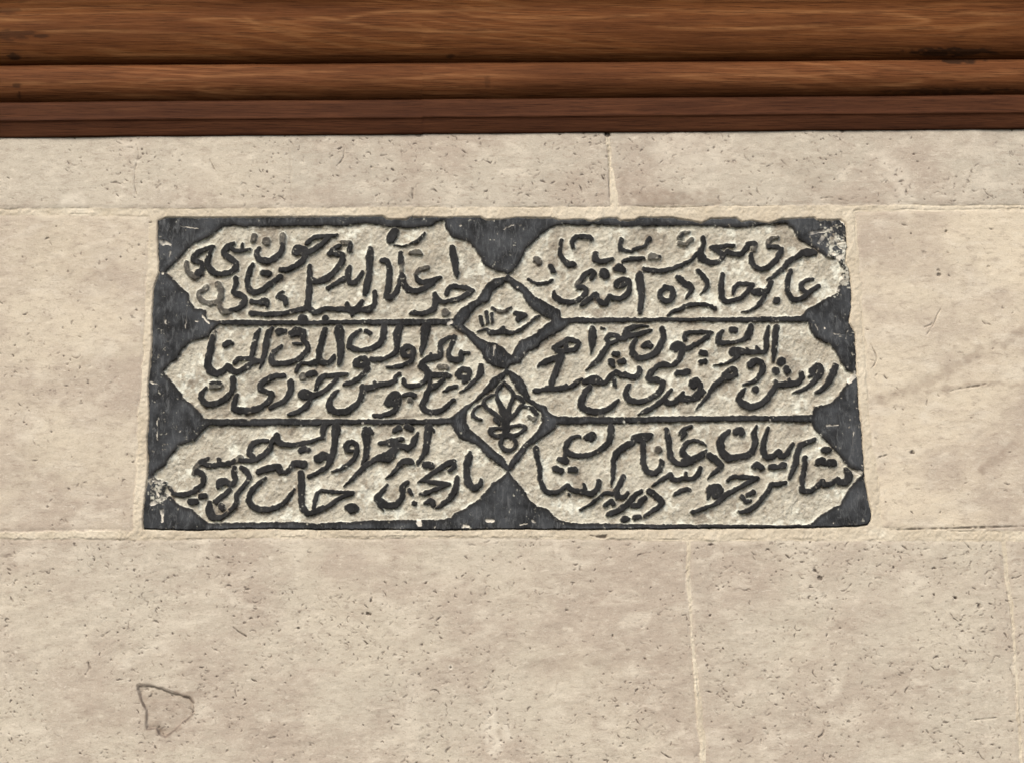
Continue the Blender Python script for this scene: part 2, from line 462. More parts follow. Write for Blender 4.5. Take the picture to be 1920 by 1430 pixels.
# strokes of the lettering, one entry per stroke: x y width ...   ('~' = the paint has faded)
TILES = {
 'A1': (260, 400, 5.3333, """
740 330 40,680 355 45,600 390 55,560 430 60,560 470 60,600 490 55,635 505 45,630 560 50,600 600 80
~610 590 80,560 630 70,500 590 50,478 530 45,475 490 35
~1150 225 55,1140 275 45
1105 355 35,1030 370 40,960 370 40,930 345 35
1035 300 25,1035 350 35
950 300 40,890 330 60,850 380 60,870 420 60,930 460 65,970 500 55,960 560 60,890 600 55,800 610 50,730 580 60,690 520 60,690 450 50,710 400 40,735 340 30
~1440 225 60,1440 310 55
1440 320 45,1425 390 55,1370 450 60,1290 480 65,1210 460 65,1180 410 55,1200 350 40
~1275 275 80
1590 370 120,1640 370 110
1670 400 60,1760 360 60,1830 310 55,1895 245 45
1690 290 50,1750 245 45,1830 232 40,1900 228 40,1975 220 30
1670 420 60,1640 480 60,1560 530 55,1480 565 50,1420 560 40
1140 510 40,1100 590 60,1085 680 50,1100 750 60,1150 790 60,1230 770 60,1300 720 55,1370 670 50,1420 630 55
1240 595 65,1300 605 60
~670 740 60,640 770 40,600 800 40,605 850 50,660 890 50,720 900 55,790 880 50,825 820 60,820 760 55,790 710 60
~800 900 40,820 950 50,850 980 60,920 975 50
920 965 45,980 955 50,1040 910 60,1060 850 60,1020 815 60,960 805 60,950 770 40,975 700 50,970 650 55
1130 880 45,1190 890 50,1260 880 75,1280 920 50
1440 780 25,1395 830 50,1455 850 65,1475 910 35
1130 1000 60,1230 1005 45,1350 1005 50,1500 990 50,1620 960 55,1680 930 60
1690 940 60,1700 830 65,1710 720 60,1710 640 60,1705 560 45,1710 520 25
1720 660 50,1800 680 55,1890 655 50
"""),
 'A2': (580, 400, 5.3333, """
0 655 50,60 685 50,130 665 60,210 620 60,280 550 60,330 470 60,320 420 60,250 405 50,200 405 45,235 365 50,290 330 45
~330 295 45,400 295 50
410 310 45,400 370 50
20 960 65,60 990 50,150 955 50,250 960 45,340 955 55,430 970 75,500 960 60,580 965 70,640 930 60,655 870 50,650 790 45
375 905 45,385 950 50
525 880 40,480 940 60
430 1015 30
155 1048 65
-67 1055 100
400 530 30,385 580 60,380 640 60,330 660 50,260 700 45,190 745 45
380 640 60,410 695 50,460 695 45,500 640 45,530 590 40
610 360 60,605 420 80,600 500 70,600 580 70,585 680 60,565 760 60,550 800 40
730 470 50,770 480 60,800 540 60,800 620 60,795 720 60,780 800 60,780 840 60,830 830 55,870 780 50,890 720 40,910 640 45
910 400 40,915 440 55,915 490 50
~925 490 40,925 560 40,928 610 50
930 620 60,940 700 60,980 760 65,1050 780 60,1130 755 55,1220 710 45,1310 640 30
~1190 545 40,1110 560 45,1065 610 40
1070 630 40,1085 665 50,1140 690 55,1210 675 50,1270 655 35
~1010 395 35,1090 385 50,1120 405 30
850 190 90,810 260 90
850 320 14,920 338 14,1000 310 18,1080 280 32,1130 230 28,1152 195 14
1430 340 60,1440 420 75,1460 500 65,1465 570 60,1470 620 40
1370 810 40,1390 760 50,1430 730 50,1500 735 50,1570 750 50,1640 770 30
1640 772 30,1590 800 60,1530 840 50,1440 870 50,1360 885 45,1310 880 50,1270 850 60,1250 800 40
1270 860 70,1260 930 60,1220 975 50,1140 1000 45,1060 995 50,1020 1000 40
~1360 990 80
"""),
 'A3': (940, 400, 5.3333, """
~350 460 65,380 490 50
490 530 45,520 580 55
270 660 25,330 695 30,400 700 30,470 690 30,500 670 28
600 270 35,590 340 40,590 400 45,620 460 50,670 510 60,720 510 60
710 330 40,710 280 45,750 240 45,820 230 50,880 240 50,900 260 35
940 400 50,940 450 60,980 480 60,1040 480 50,1110 450 30
1200 260 45,1190 310 40,1190 360 50,1240 375 30,1300 380 30,1340 355 35,1400 345 30,1440 320 30,1470 270 50,1480 250 50
1210 480 30,1260 460 45,1330 455 45,1420 445 35
~1500 430 70,1570 440 50
1580 440 32
1150 555 60,1180 540 80,1215 565 60
1030 605 108
900 650 45,925 600 45,890 580 50,840 610 50,800 660 50
~800 660 45,755 705 50,760 735 55
765 740 50,820 740 50,850 780 50,820 830 50,760 870 55,680 890 50,590 875 60,540 840 60,525 790 40
790 920 25,850 880 50,900 840 50,950 800 45,960 850 50,1000 890 60,1050 890 60,1080 830 50,1130 850 50,1200 850 50,1260 800 55,1280 740 50,1270 680 50,1210 660 50,1150 700 60,1150 730 50,1200 730 50,1230 710 55
1385 600 50,1380 650 85,1395 750 75,1400 850 65,1390 940 55,1385 990 35
1640 740 60,1700 760 60,1715 820 55,1690 870 50,1640 875 55,1595 840 50,1600 780 50,1640 745 55
"""),
 'A4': (1270, 400, 5.3333, """
10 640 50,60 690 70,120 730 70,145 755 40
145 755 40,110 810 40,90 840 22
210 580 50,250 620 55,290 680 50,305 720 40
305 720 40,285 760 38,240 800 12
-330 560 50,-260 575 50,-160 575 45,-60 555 45,40 520 42,100 490 38,150 460 30,200 405 45
~20 250 45,50 205 40,110 190 30
~20 300 45,80 315 40,145 260 45
30 240 25,60 205 22
260 240 45,260 290 45,250 340 35,230 390 60,250 450 80,310 490 60,390 490 50,430 470 40,455 420 60,405 375 50,340 340 45,420 335 45,500 325 45,560 325 45
500 390 60,570 410 50,640 410 50,680 360 50,710 310 50,770 300 50
~770 300 50,760 350 60
740 400 35,735 470 50,770 530 50,840 560 50,920 530 55,990 470 55,1030 400 50,1030 350 45,970 330 40,910 330 50
~910 330 50,910 285 50,950 250 40,1000 240 25
1380 395 40,1320 390 75,1250 400 70,1180 450 50,1110 490 55,1060 550 45,1010 590 40,960 630 30,900 660 15
1130 580 45,1110 650 50,1100 730 50,1110 800 55,1150 860 60,1220 860 55,1290 820 50,1350 770 50,1410 730 45
1350 660 30,1290 670 40,1240 710 45,1240 750 50,1290 790 45
990 870 75
455 610 40,445 680 55,440 780 60,450 850 60,500 880 50,590 860 45,670 820 45,730 750 55,750 720 45
750 718 40,680 705 45,610 710 45,570 750 40,555 800 22
760 790 50,820 790 80,880 780 60,920 730 50,935 690 55
870 820 50,850 870 50,800 930 35,720 970 20,640 990 10
370 950 45,300 920 40,200 910 40,100 925 40,20 960 35,-40 980 38,-100 1030 22
"""),
 'B1': (260, 590, 5.3333, """
~765 170 30,745 215 50
740 230 55,720 320 70,700 420 70,690 500 70,720 560 80,780 590 70,840 560 60,890 510 60,920 550 60,980 580 60,1050 540 50,1130 490 50,1210 465 40
960 470 50,1000 440 50,1080 440 50,1150 455 50,1210 465 40
1210 140 25,1180 200 50,1155 300 55,1130 400 45,1120 430 40
1335 130 30,1300 180 60,1280 280 65,1260 380 55,1240 450 45,1215 530 12
860 300 50,890 283 60,920 277 50
1400 170 75,1455 165 50
1530 190 70,1580 170 90,1640 180 80,1650 240 50,1680 290 50,1690 340 50,1660 385 55,1600 440 55,1500 480 55,1400 490 60,1330 470 60,1330 410 50,1380 350 45,1430 310 30
1550 285 25,1620 290 30
~1640 615 80
1690 600 55,1760 590 60
1770 470 50,1700 490 40,1630 490 40,1590 530 45,1570 570 28
~730 710 60,810 705 60
725 682 38,815 682 36
940 640 60,940 720 60,920 780 55,860 850 60,780 880 60,690 890 70,630 840 60,630 780 50,670 730 28
1450 610 50,1380 610 50,1300 640 60,1230 690 60,1220 740 55,1280 770 55,1330 790 60,1310 850 60,1240 910 50,1200 930 60,1100 960 70,1000 950 70,950 940 50,960 870 50,980 800 35
1520 670 65,1515 760 55,1480 830 55,1400 890 50,1320 930 45
1640 790 100,1700 800 90
1720 850 50,1670 910 50,1600 960 45,1500 995 32
1740 830 40,1840 770 50,1900 720 48
"""),
 'B2': (580, 590, 5.3333, """
20 795 45,60 795 45,140 760 45,210 700 45,270 640 40
65 740 40,80 690 50,130 620 50,210 605 50,300 605 45,370 595 35
155 140 40,135 220 55,110 320 60,95 400 60,120 470 60,180 480 55,230 440 50,245 410 35
95 450 60,60 480 50,0 495 40
295 140 85,300 180 100,305 260 80,310 340 70,310 420 60,295 490 40
750 90 60,745 180 65,730 250 60,680 310 55,600 345 50,520 355 45,440 345 60,400 310 60,420 240 55,460 190 45,510 155 28
570 165 50,610 185 42
910 110 60,880 180 80,880 280 60,870 360 50,820 410 45,750 440 40,680 445 50,620 440 50
470 480 75,500 440 45,550 440 60,580 480 60,520 510 50,460 505 55
580 530 60,540 590 55,470 650 50,400 680 45,350 690 38
945 400 65,935 350 55,990 315 50,1035 345 50,1030 400 55,970 415 40
1030 430 50,1000 470 45,920 510 40,850 525 35,780 525 22
1180 115 70,1160 150 100,1150 220 80,1140 290 55,1120 340 50,1115 390 28
1450 215 38,1370 240 45,1310 300 50,1310 360 50,1300 420 50,1230 430 65,1170 450 70,1110 510 55,1170 545 60
1450 225 45,1420 300 45,1390 380 50,1400 430 55,1450 455 60,1510 440 60,1520 380 50
1530 385 30,1590 385 35
1210 400 35,1215 440 50
1130 510 60,1170 550 65,1190 600 60,1150 660 50,1090 705 50,1000 710 50,945 690 50,940 645 38
1190 600 60,1250 605 60,1330 600 60,1405 610 40
1340 640 38,1280 700 55,1210 730 60,1180 780 60,1150 850 60,1130 910 60,1170 960 60,1250 970 60,1330 950 50,1390 900 45,1440 850 38
1200 610 50,1205 680 40,1205 730 50
~1300 515 55,1370 525 50
1490 590 65,1520 545 50,1590 555 55,1590 620 50,1500 620 50
1590 640 50,1545 665 42
1340 762 22,1400 733 45,1470 710 36
1720 510 50,1710 570 70,1680 630 50,1620 690 40,1560 740 28,1510 770 14
900 590 40,860 620 45,850 660 45,780 690 45,700 700 50,640 720 60,560 740 70,530 790 60,500 860 55,440 920 60,370 960 65,270 970 65,200 920 75,210 840 55,250 780 40,280 755 22
530 710 40,535 750 50
655 670 35,665 715 50
790 880 85,840 800 70,890 810 65,885 880 60,830 890 50
880 900 60,850 950 55,780 990 50,700 1010 45,650 1005 35
940 810 38,1000 790 50,1050 805 48
~1000 850 50
"""),
 'B3': (940, 590, 5.3333, """
540 330 60,600 290 60,660 250 55,740 262 50,775 290 45,735 345 52,650 365 55,570 365 55,530 330 50
650 290 35,650 350 45
600 380 65,590 440 80,570 500 60,540 580 60,510 650 60,490 715 55
560 430 60,470 460 60,410 490 50,365 522 22
340 760 50,400 755 38,460 740 60,540 745 55,620 730 50,700 715 40,760 670 45,805 642 22
650 695 30,655 725 40
910 130 50,910 200 80,910 270 70,905 330 45,895 390 12
1000 130 22,1030 135 20
1470 118 14,1420 115 28,1340 120 45,1265 160 70,1250 205 80,1320 210 50,1400 190 45,1460 170 40,1505 155 22
1240 235 50,1180 240 50,1150 210 45,1090 200 45,1060 235 50,1090 275 42,1150 260 40
1070 290 45,1030 360 50,980 430 50,920 490 45,855 550 16
1610 140 60,1620 220 60,1590 310 65,1530 390 60,1450 430 60,1370 430 65,1310 370 60,1310 300 50,1340 250 38
1430 310 60,1460 295 70,1490 315 60
1720 330 75,1760 300 70,1810 330 70,1800 400 60,1780 440 50,1730 490 40,1690 510 40,1650 505 60,1590 500 60,1530 540 50,1480 600 60,1480 640 60,1550 650 60,1610 680 60,1600 740 60,1540 800 50,1450 850 50,1360 865 55,1280 850 65,1240 790 60,1260 720 40,1285 690 16
1750 340 70
1850 345 42,1920 300 40
1130 385 50,1160 390 55
1100 470 70,1120 510 40
1185 470 50,1220 465 65
1380 530 40,1385 580 45,1340 625 50,1270 610 60,1200 600 60,1150 580 60,1090 610 55,1060 660 50,1010 680 50,940 650 90,880 660 70,820 670 32
1240 580 35,1245 605 50
1120 640 40,1140 705 30
880 720 50,830 790 60,800 870 70,810 930 70,880 960 70,980 965 60,1070 940 55,1130 890 45,1165 850 28
1750 590 50,1850 575 65
~1000 1000 60
1370 990 16,1440 960 50,1520 920 50,1600 860 50,1660 800 45,1695 745 32
1630 840 45,1670 885 60,1740 870 55,1790 810 45,1820 770 32
1820 800 35,1840 845 50,1900 845 52,1960 830 52,2020 770 50
"""),
 'B4': (1270, 590, 5.3333, """
70 250 40,70 210 45,110 180 45,200 175 40,290 175 38,350 175 22
350 176 22,310 210 50,250 260 45,170 310 45,90 350 42
0 580 50,40 580 45,95 570 70
0 845 50,80 835 55,150 830 55,210 770 50,230 700 50,190 650 50,140 680 60,150 710 50,190 700 45
40 790 30,60 830 50
235 380 60,275 388 60
235 468 50,275 460 50
735 110 50,720 180 70,680 240 55,600 270 40,510 280 45,420 280 60,410 220 55,450 165 28
540 150 60,575 150 60
560 370 95,620 365 80,680 365 50,740 375 50,800 370 50,870 370 45,890 320 50,890 220 55,905 120 35
700 340 30,700 370 50
795 320 30,815 365 50
600 410 60,560 450 40,470 490 22,360 505 8
990 125 60,980 220 60,970 320 55,965 400 50,960 470 16
1035 470 85
985 560 78
1085 540 60,1100 560 65
730 500 75,780 460 65,840 480 65,850 550 60,810 620 45,740 670 40,660 695 22
580 560 55,560 545 50,510 560 50,470 610 60,530 620 60,590 590 45
480 620 65,430 660 50,370 710 50,330 770 45,290 830 40,240 890 28,190 940 8
1235 580 48,1245 625 50,1200 680 55,1120 690 70,1050 700 60,990 700 55,950 760 55,900 830 60,830 890 60,740 920 70,660 890 80,620 830 60,650 770 50,675 735 18
1120 640 35,1115 690 50
985 660 35,985 700 50
780 740 75
1350 560 75,1400 510 65,1435 540 60,1420 600 60,1370 660 50,1300 720 40,1220 760 32,1155 778 10
1320 615 30,1370 600 40
1580 510 60,1560 580 70,1530 640 65,1480 710 50,1420 760 45,1370 780 16
"""),
 'C1': (260, 780, 5.3333, """
690 420 30,660 445 50,620 460 50
~620 460 50,570 510 55,560 560 55
580 555 60,640 590 55,635 670 52,580 730 55,500 770 55,410 780 50,340 765 36,300 700 28
650 475 45,720 490 50,800 480 55,870 480 50,950 450 50
~950 450 50,1020 420 70
1020 440 45,1080 445 50,1150 440 50,1230 400 60,1300 330 60,1325 270 45
800 430 42,800 470 50
1290 240 38,1220 245 50,1140 275 55,1110 330 60,1110 375 55,1150 410 50
1345 240 60,1380 185 55,1390 240 75,1430 275 65,1520 285 50,1620 270 50,1720 250 45,1820 215 38
1850 215 30,1840 150 50,1860 80 60
520 850 70,570 850 65
620 800 60,660 795 60
960 510 50,950 570 60,965 640 55,920 680 60,870 650 60,820 660 90,800 700 50
910 730 50,830 800 50,770 850 55
710 860 45,700 920 70,730 990 80,800 1010 55,880 970 45,950 910 50,980 850 50,980 780 50,1030 720 45,1090 640 50,1100 590 50,1070 540 60,1030 510 50
820 890 60,840 910 60
1205 550 60,1290 520 70,1390 510 70,1410 550 60,1470 560 45,1510 520 50,1560 470 70,1650 480 80
1270 610 22,1200 670 45,1130 740 55,1100 820 55,1130 890 60,1220 930 60,1330 920 55,1430 880 50,1500 810 45,1552 725 16
1620 335 60,1660 325 70,1695 340 45
1625 570 60,1625 650 70,1625 750 65,1630 850 65,1650 930 70,1700 965 60,1780 940 60,1820 920 55,1905 890 50,1990 830 45,2060 790 45,2135 755 28
"""),
 'C2': (580, 780, 5.3333, """
440 750 25,350 755 35,250 755 40,120 745 35,75 770 38,50 850 38,40 910 40
430 765 40,370 780 55
90 420 90,140 395 90,180 400 70
265 90 80,265 140 90,255 220 65,245 310 60,230 390 60,200 450 60,180 500 50,100 550 45,0 600 42
380 910 55,420 890 60,460 915 70,410 930 70
375 330 55,365 285 60,420 250 50,470 290 50,470 350 50,440 420 50,390 470 50,320 515 38,230 550 16
380 340 45,430 340 35
560 130 60,570 180 90,575 260 70,570 350 60,560 420 50,530 475 30
600 125 40,630 165 35
1080 160 22,1050 220 60,1030 280 60,990 315 60,930 300 60,880 290 70,820 270 70,760 260 50,700 265 28
930 225 45,870 240 50,780 250 50
880 310 50,830 350 90,790 400 110,720 410 80,640 440 50,560 500 50,490 560 45,420 630 40,350 690 12
850 140 50,895 118 65
970 100 50,1020 120 55
1190 100 70,1180 180 75,1170 280 60,1155 360 55,1110 430 38,1085 465 36
1200 110 45,1235 140 30
770 615 12,820 580 32,880 510 45,930 450 60,1000 450 70,1040 470 30
1160 480 65,1215 490 75
1440 460 60,1380 470 60,1290 530 50,1210 580 45,1150 630 45,1090 655 16
1400 545 30,1440 520 45,1450 480 45
1150 645 38,1230 660 45,1310 665 50,1400 670 26
1400 672 26,1330 700 40,1240 740 48,1150 765 45,1110 770 32
970 660 50,930 700 60,930 760 50,920 820 55,870 880 60,790 890 70,720 860 80,680 820 70,730 750 45,780 680 16
700 890 40,740 935 14
990 740 40,1020 780 32
1050 865 48
1150 860 35,1210 840 65,1235 875 55
1480 610 50,1470 680 65,1440 770 60,1380 840 50,1310 890 38,1265 915 12
1605 360 40,1590 420 75,1575 500 65,1575 590 65,1590 670 70,1650 720 60,1705 680 50,1720 630 32
"""),
 'C3': (940, 780, 5.3333, """
345 320 50,360 400 50,380 490 50,385 580 50,405 670 50,440 745 50,520 760 50,600 735 50,660 690 45,700 730 50,780 750 50,830 750 55,900 770 60,960 720 50,970 640 48
830 680 32,840 740 50
680 775 24
580 430 50,640 440 75,630 460 45
545 520 65,605 540 60
690 530 60,735 530 65
1095 100 65,1090 190 65,1060 270 60,980 340 55,880 380 50,770 390 50,680 370 60,640 320 50,660 260 50,710 210 40,760 195 35,795 205 18
640 370 40,630 420 32
860 210 65,910 180 60,930 200 45,900 225 55
1320 215 50,1400 185 50,1500 190 48,1440 232 55,1340 240 50
1380 215 40
1320 260 60,1220 310 70,1150 370 60,1120 440 50,1120 540 45,1115 610 35,1100 680 12
1420 270 50,1420 360 55,1420 460 60,1450 540 60,1520 570 60,1580 530 55,1605 460 48,1590 435 26
~1570 330 70
1650 130 50,1670 220 55,1680 320 55,1700 420 60,1760 470 50,1850 480 38,1900 465 45
1920 245 30,1870 260 38,1825 300 50,1810 350 55,1850 405 60,1920 435 55,1990 400 50,2040 360 30
1895 100 30,1835 125 45,1795 165 50
1830 165 55,1805 225 26
1220 600 50,1180 680 55,1150 740 60,1170 800 60,1230 800 50,1262 760 30
1110 770 45,1040 760 35,960 820 35,880 880 30,790 930 22
1035 890 40,1095 850 55,1120 870 50
1400 750 40,1340 780 50,1300 830 60,1250 890 60,1170 940 60,1070 980 50
1310 890 55,1370 890 50,1400 840 55,1440 810 45
1215 1035 50,1240 1020 60,1270 1025 40
1335 1015 52,1385 1000 42
1480 750 60,1550 800 60,1610 850 55
1615 855 50,1580 900 50,1500 950 48,1430 1000 26
1510 690 12,1570 650 32,1640 610 45,1690 580 48,1700 620 50,1750 640 48,1830 620 48,1907 620 42,1967 570 58,1985 520 46
1840 565 28,1845 610 45
1735 775 35,1800 740 48,1870 725 36
"""),
 'C4': (1290, 780, 5.3333, """
-40 450 60,0 460 65,60 420 55,120 380 40,178 340 20
-10 260 40,60 240 42,130 260 36,172 290 16
10 735 45
410 140 38,360 190 60,320 270 75,340 350 75,400 410 80,490 410 65,590 385 60,650 330 55,670 250 60,660 160 60,688 100 26
475 150 60,520 130 70,545 155 50,525 175 40
805 110 26,780 180 45,755 270 50,750 350 60,790 405 55,860 390 50,910 350 60,930 400 55,990 380 55,1020 320 50,1050 268 38
665 500 60,690 480 60,730 510 60
830 500 60,850 500 70,900 505 45,950 490 80
210 390 60,270 430 80,335 485 55
335 488 50,300 530 48,240 575 32,195 620 10
695 610 30,560 605 48,440 605 38,400 645 35
690 620 28,600 660 50,510 710 45,430 750 45,360 790 55,300 850 45,210 900 38,100 940 38,50 955 48
230 730 100,290 730 120,280 780 90
210 780 40,200 820 16
540 800 48,580 850 48,620 840 40
590 780 40,650 755 55
1260 230 42,1180 260 55,1120 290 50,1090 380 60,1080 450 60,1050 530 50,1015 610 30
980 660 32,900 675 48,830 680 48,800 740 50,740 820 50,680 890 50,610 940 50,540 955 36,500 940 12
1170 410 48,1165 500 50,1150 590 50,1140 680 55,1150 740 60,1230 740 50,1300 690 55,1350 645 45,1360 685 55,1440 670 50,1490 625 48,1510 655 60,1580 650 70,1610 590 75,1580 525 45
1355 330 50,1385 335 70,1415 330 50
1300 460 55,1335 445 75,1360 470 55
1410 465 65,1450 465 75
"""),
 'D1': (830, 500, 7.528, """
535 710 50,560 810 45
612 640 60,630 780 45
690 655 42,695 780 36
705 580 48,740 610 45
~740 605 40,850 635 45,925 610 40
905 615 30,960 582 28
1040 660 75,1080 680 95,1150 690 80,1070 740 85
490 912 14,560 885 30,620 880 50,680 930 85,780 930 80,850 905 90,920 930 70,1000 930 60,1100 890 45,1220 800 38,1350 685 30
850 850 40,855 890 60
"""),
 'D2': (830, 680, 6.5, """
785 610 105,770 720 105,770 820 95,765 890 70
750 240 34,690 300 42,655 370 45,680 450 45,730 540 60,770 610 60
750 240 34,820 310 48,870 390 56,850 460 48,815 540 50,790 610 60
640 385 32,570 400 38,510 450 42,500 510 50,570 570 58,650 630 55,730 700 50
660 430 38,695 520 48,730 620 55
500 500 36,420 540 34,370 590 32,370 640 48,420 680 32,480 690 16
880 400 36,960 440 56,980 490 50,920 570 50,870 630 55,800 700 60
980 530 28,1080 560 48,1140 620 56
~1140 620 50,1120 680 45,1050 650 40
640 680 50,690 740 30
740 800 50,660 790 42,590 815 66,590 850 56,650 890 52,740 890 60
800 785 40,900 755 35,980 760 48,1000 790 48,950 840 42,880 880 42,810 875 60
740 910 50,705 980 55,740 1040 50,800 1070 52,860 1040 48,890 980 44,870 920 42,810 890 50
"""),
}
CHIPS = """A1 205 280 40 250 295 50 310 312 25|A1 315 390 22 305 435 18|A1 240 600 26|A1 255 1035 22 275 1105 16|A1 600 1075 18 570 1080 14
A1 640 1030 20 700 1100 20|B1 110 670 16 170 690 16|C1 130 870 45 220 830 50 290 770 60|C1 235 940 35 238 1050 22|C1 150 640 26 230 650 26
C1 180 750 24 195 800 20|A2 1515 125 24|A2 1880 205 18|B2 1850 315 24 1838 380 8|C2 1095 1045 56 1100 1075 56|C2 1255 1102 22
C2 1545 1095 40 1590 1098 34|C2 1780 1040 40 1830 1042 36|C3 310 1040 22 340 1060 18|C3 40 1010 18|C3 190 1080 16 260 1070 8|C4 1455 1062 20
A4 1330 205 40 1390 190 34 1470 180 26|A4 1450 250 50 1410 300 30|A4 1640 75 40 1690 115 36|A4 1655 260 24|A4 1600 300 18 1690 290 12
A4 1610 450 60 1650 420 30|A4 1560 410 40|A4 1690 375 22 1610 340 14|A4 1700 480 22|A4 1720 560 16|A4 1640 650 36|A4 1600 760 50|A4 1530 820 36
B4 1780 590 60 1720 660 50|B4 1700 520 24|B4 1380 100 16 1400 160 8|B4 1470 140 18|B4 1560 190 14 1660 200 10|B4 1680 240 10 1700 170 10
B4 1640 830 12|B4 1790 930 14|C4 1720 560 50 1660 560 40|C4 1740 490 16|C4 1390 95 18 1500 85 14|C4 1650 160 8 1640 300 6
A3 120 120 10 20 160 14|B2 1420 75 36 1390 95 30|C2 530 65 22 560 85 16|C4 820 30 12 830 70 8|D1B 1060 300 26|D1B 725 1120 26 710 1260 8
A1 480 960 8 470 1150 8|A1 420 130 8 590 160 8|C1 190 20 10 185 240 10|C1 410 150 18|C1 280 170 14|C1 240 330 14|A3 320 330 12|C2 1600 70 12"""


def tile_pts(s, ox, oy, k):
    out = []
    for p in s.split(','):
        a, b, w = map(float, p.split())
        out.append((ox + a / k, oy + b / k, w / k / 2))
    return out


# ------------------------------------------------------------------ the plaque
g = Grid(256, 1648, 396, 1004, 1.0)
X, Y = g.X, g.Y
WX = X + 0.9 * vnoise(X, Y, 7, 7, 1) + 0.75 * vnoise(X, Y, 3.4, 3.4, 2) + 0.8 * vnoise(X, Y, 22, 22, 3)
WY = Y + 0.9 * vnoise(X, Y, 7, 7, 4) + 0.75 * vnoise(X, Y, 3.4, 3.4, 5) + 0.8 * vnoise(X, Y, 22, 22, 6)


def P(s):
    return [tuple(map(float, p.split(','))) for p in s.split()]


sd_out = g.poly(P(OUTLINE), WX, WY)
panel = np.zeros(X.shape, int)
sd_field = np.full(X.shape, 60.0)
for k, poly in enumerate([P(f) for f in FIELDS] + LOZENGES):
    d = g.poly(poly, WX, WY)
    panel = np.where(d < sd_field, k + 1, panel)
    sd_field = np.minimum(sd_field, d)
sd_border = -sd_field                                            # < 0 on the raised frame

sd_ink = np.full(X.shape, 40.0)
sd_fad = np.full(X.shape, 40.0)
for t, (ox, oy, k, txt) in TILES.items():
    for line in txt.strip().split('\n'):
        fad = line[0] == '~'
        pts = spline(tile_pts(line.lstrip('~'), ox, oy, k))
        pts[:, 2] *= 0.99
        g.stroke(sd_fad if fad else sd_ink, pts, 14.0, WX, WY)
sd_let = np.minimum(sd_ink, sd_fad)
sd = np.minimum(sd_let, sd_border)

sd_chip = np.full(X.shape, 40.0)
CX = X + 1.1 * vnoise(X, Y, 5, 5, 31) + 0.8 * vnoise(X, Y, 2.3, 2.3, 32)
CY = Y + 1.1 * vnoise(X, Y, 5, 5, 33) + 0.8 * vnoise(X, Y, 2.3, 2.3, 34)
for c in CHIPS.replace('\n', '|').split('|'):
    f = c.split()
    ox, oy, k = (830, 500, 7.528) if f[0] == 'D1B' else TILES[f[0]][:3]
    v = list(map(float, f[1:]))
    g.stroke(sd_chip, [(ox + v[i] / k, oy + v[i + 1] / k, v[i + 2] / k / 2) for i in range(0, len(v), 3)], 8.0, CX, CY)

DEPTH = 4.8
ground = -DEPTH + 1.1 * fbm(X, Y, 26, 41, 3) + 0.8 * fbm(X, Y, 6, 47, 3) + 0.8 * smooth(8, 0, sd)
top = 0.45 * fbm(X, Y, 30, 51, 3) - 0.45 * smooth(-2.0, 0.2, sd)
cut = smooth(-0.4, 2.0, sd + 0.4 * vnoise(X, Y, 3, 3, 55))
h = top * (1 - cut) + ground * cut
h -= 1.4 * smooth(0.6, -1.2, sd_chip) * (1 - cut)
h -= 9.0 * smooth(-3.0, 0.6, sd_out)

wear = 0.55 * fbm(X, Y, 9, 61, 3) + 0.5 * vnoise(X, Y, 2.4, 2.4, 66)
corner = np.exp(-(((X - 1570) / 42) ** 2 + ((Y - 455) / 40) ** 2)) + 0.8 * np.exp(-(((X - 1585) / 26) ** 2 + ((Y - 520) / 40) ** 2)) \
    + 0.7 * np.exp(-(((X - 292) / 30) ** 2 + ((Y - 920) / 34) ** 2))
p_ink = smooth(1.7, -0.2, np.minimum(sd_ink, sd_border) + 0.7 * wear)
p_fad = 0.80 * smooth(1.5, -0.5, sd_fad + 0.6 * wear) * smooth(-0.9, 0.4, 0.5 + wear)
paint = np.maximum(p_ink, p_fad)
paint *= 1 - 0.95 * smooth(0.35, 0.7, corner * 0.62 + 0.55 * wear)
chip = smooth(0.6, -0.7, sd_chip) * np.clip(0.55 + 0.7 * fbm(X, Y, 11, 87, 2), 0.05, 0.95)
frame = smooth(1.0, -1.0, sd_border - sd_let) * smooth(1.0, -6.0, sd_border + 3)
# whitewash left in the chiselled ground, and a pale rim painted as edge highlights
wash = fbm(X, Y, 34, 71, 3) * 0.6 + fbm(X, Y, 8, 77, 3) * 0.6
chalk_and_highlight = smooth(0.15, 1.0, wash) * 0.8 + 0.52 * smooth(5.0, 1.8, sd) * smooth(-0.9, 0.4, fbm(X, Y, 12, 81, 2))
chalk_and_highlight = np.clip(chalk_and_highlight, 0, 1) * (1 - 0.8 * smooth(1.5, -0.5, sd_fad))

# grime lodged against the letters and in the lower corners of the panels
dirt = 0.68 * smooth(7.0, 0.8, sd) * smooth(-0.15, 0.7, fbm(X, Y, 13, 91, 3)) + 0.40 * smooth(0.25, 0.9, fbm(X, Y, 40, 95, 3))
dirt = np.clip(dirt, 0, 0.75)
chalk_and_highlight *= 1 - 0.7 * dirt

ids = np.full(X.shape, 0)
ids[:] = panel * 2                                              # ground of a panel
ids[(sd_let < 2.6)] += 1                                        # its lettering
ids[(sd_border < 2.6) & (sd_border <= sd_let)] = 100            # the frame
near = sd_border < -1.0
ids[near] = 100
ids[sd_out > 0.8] = -1
F_ids = ids[:-1, :-1]

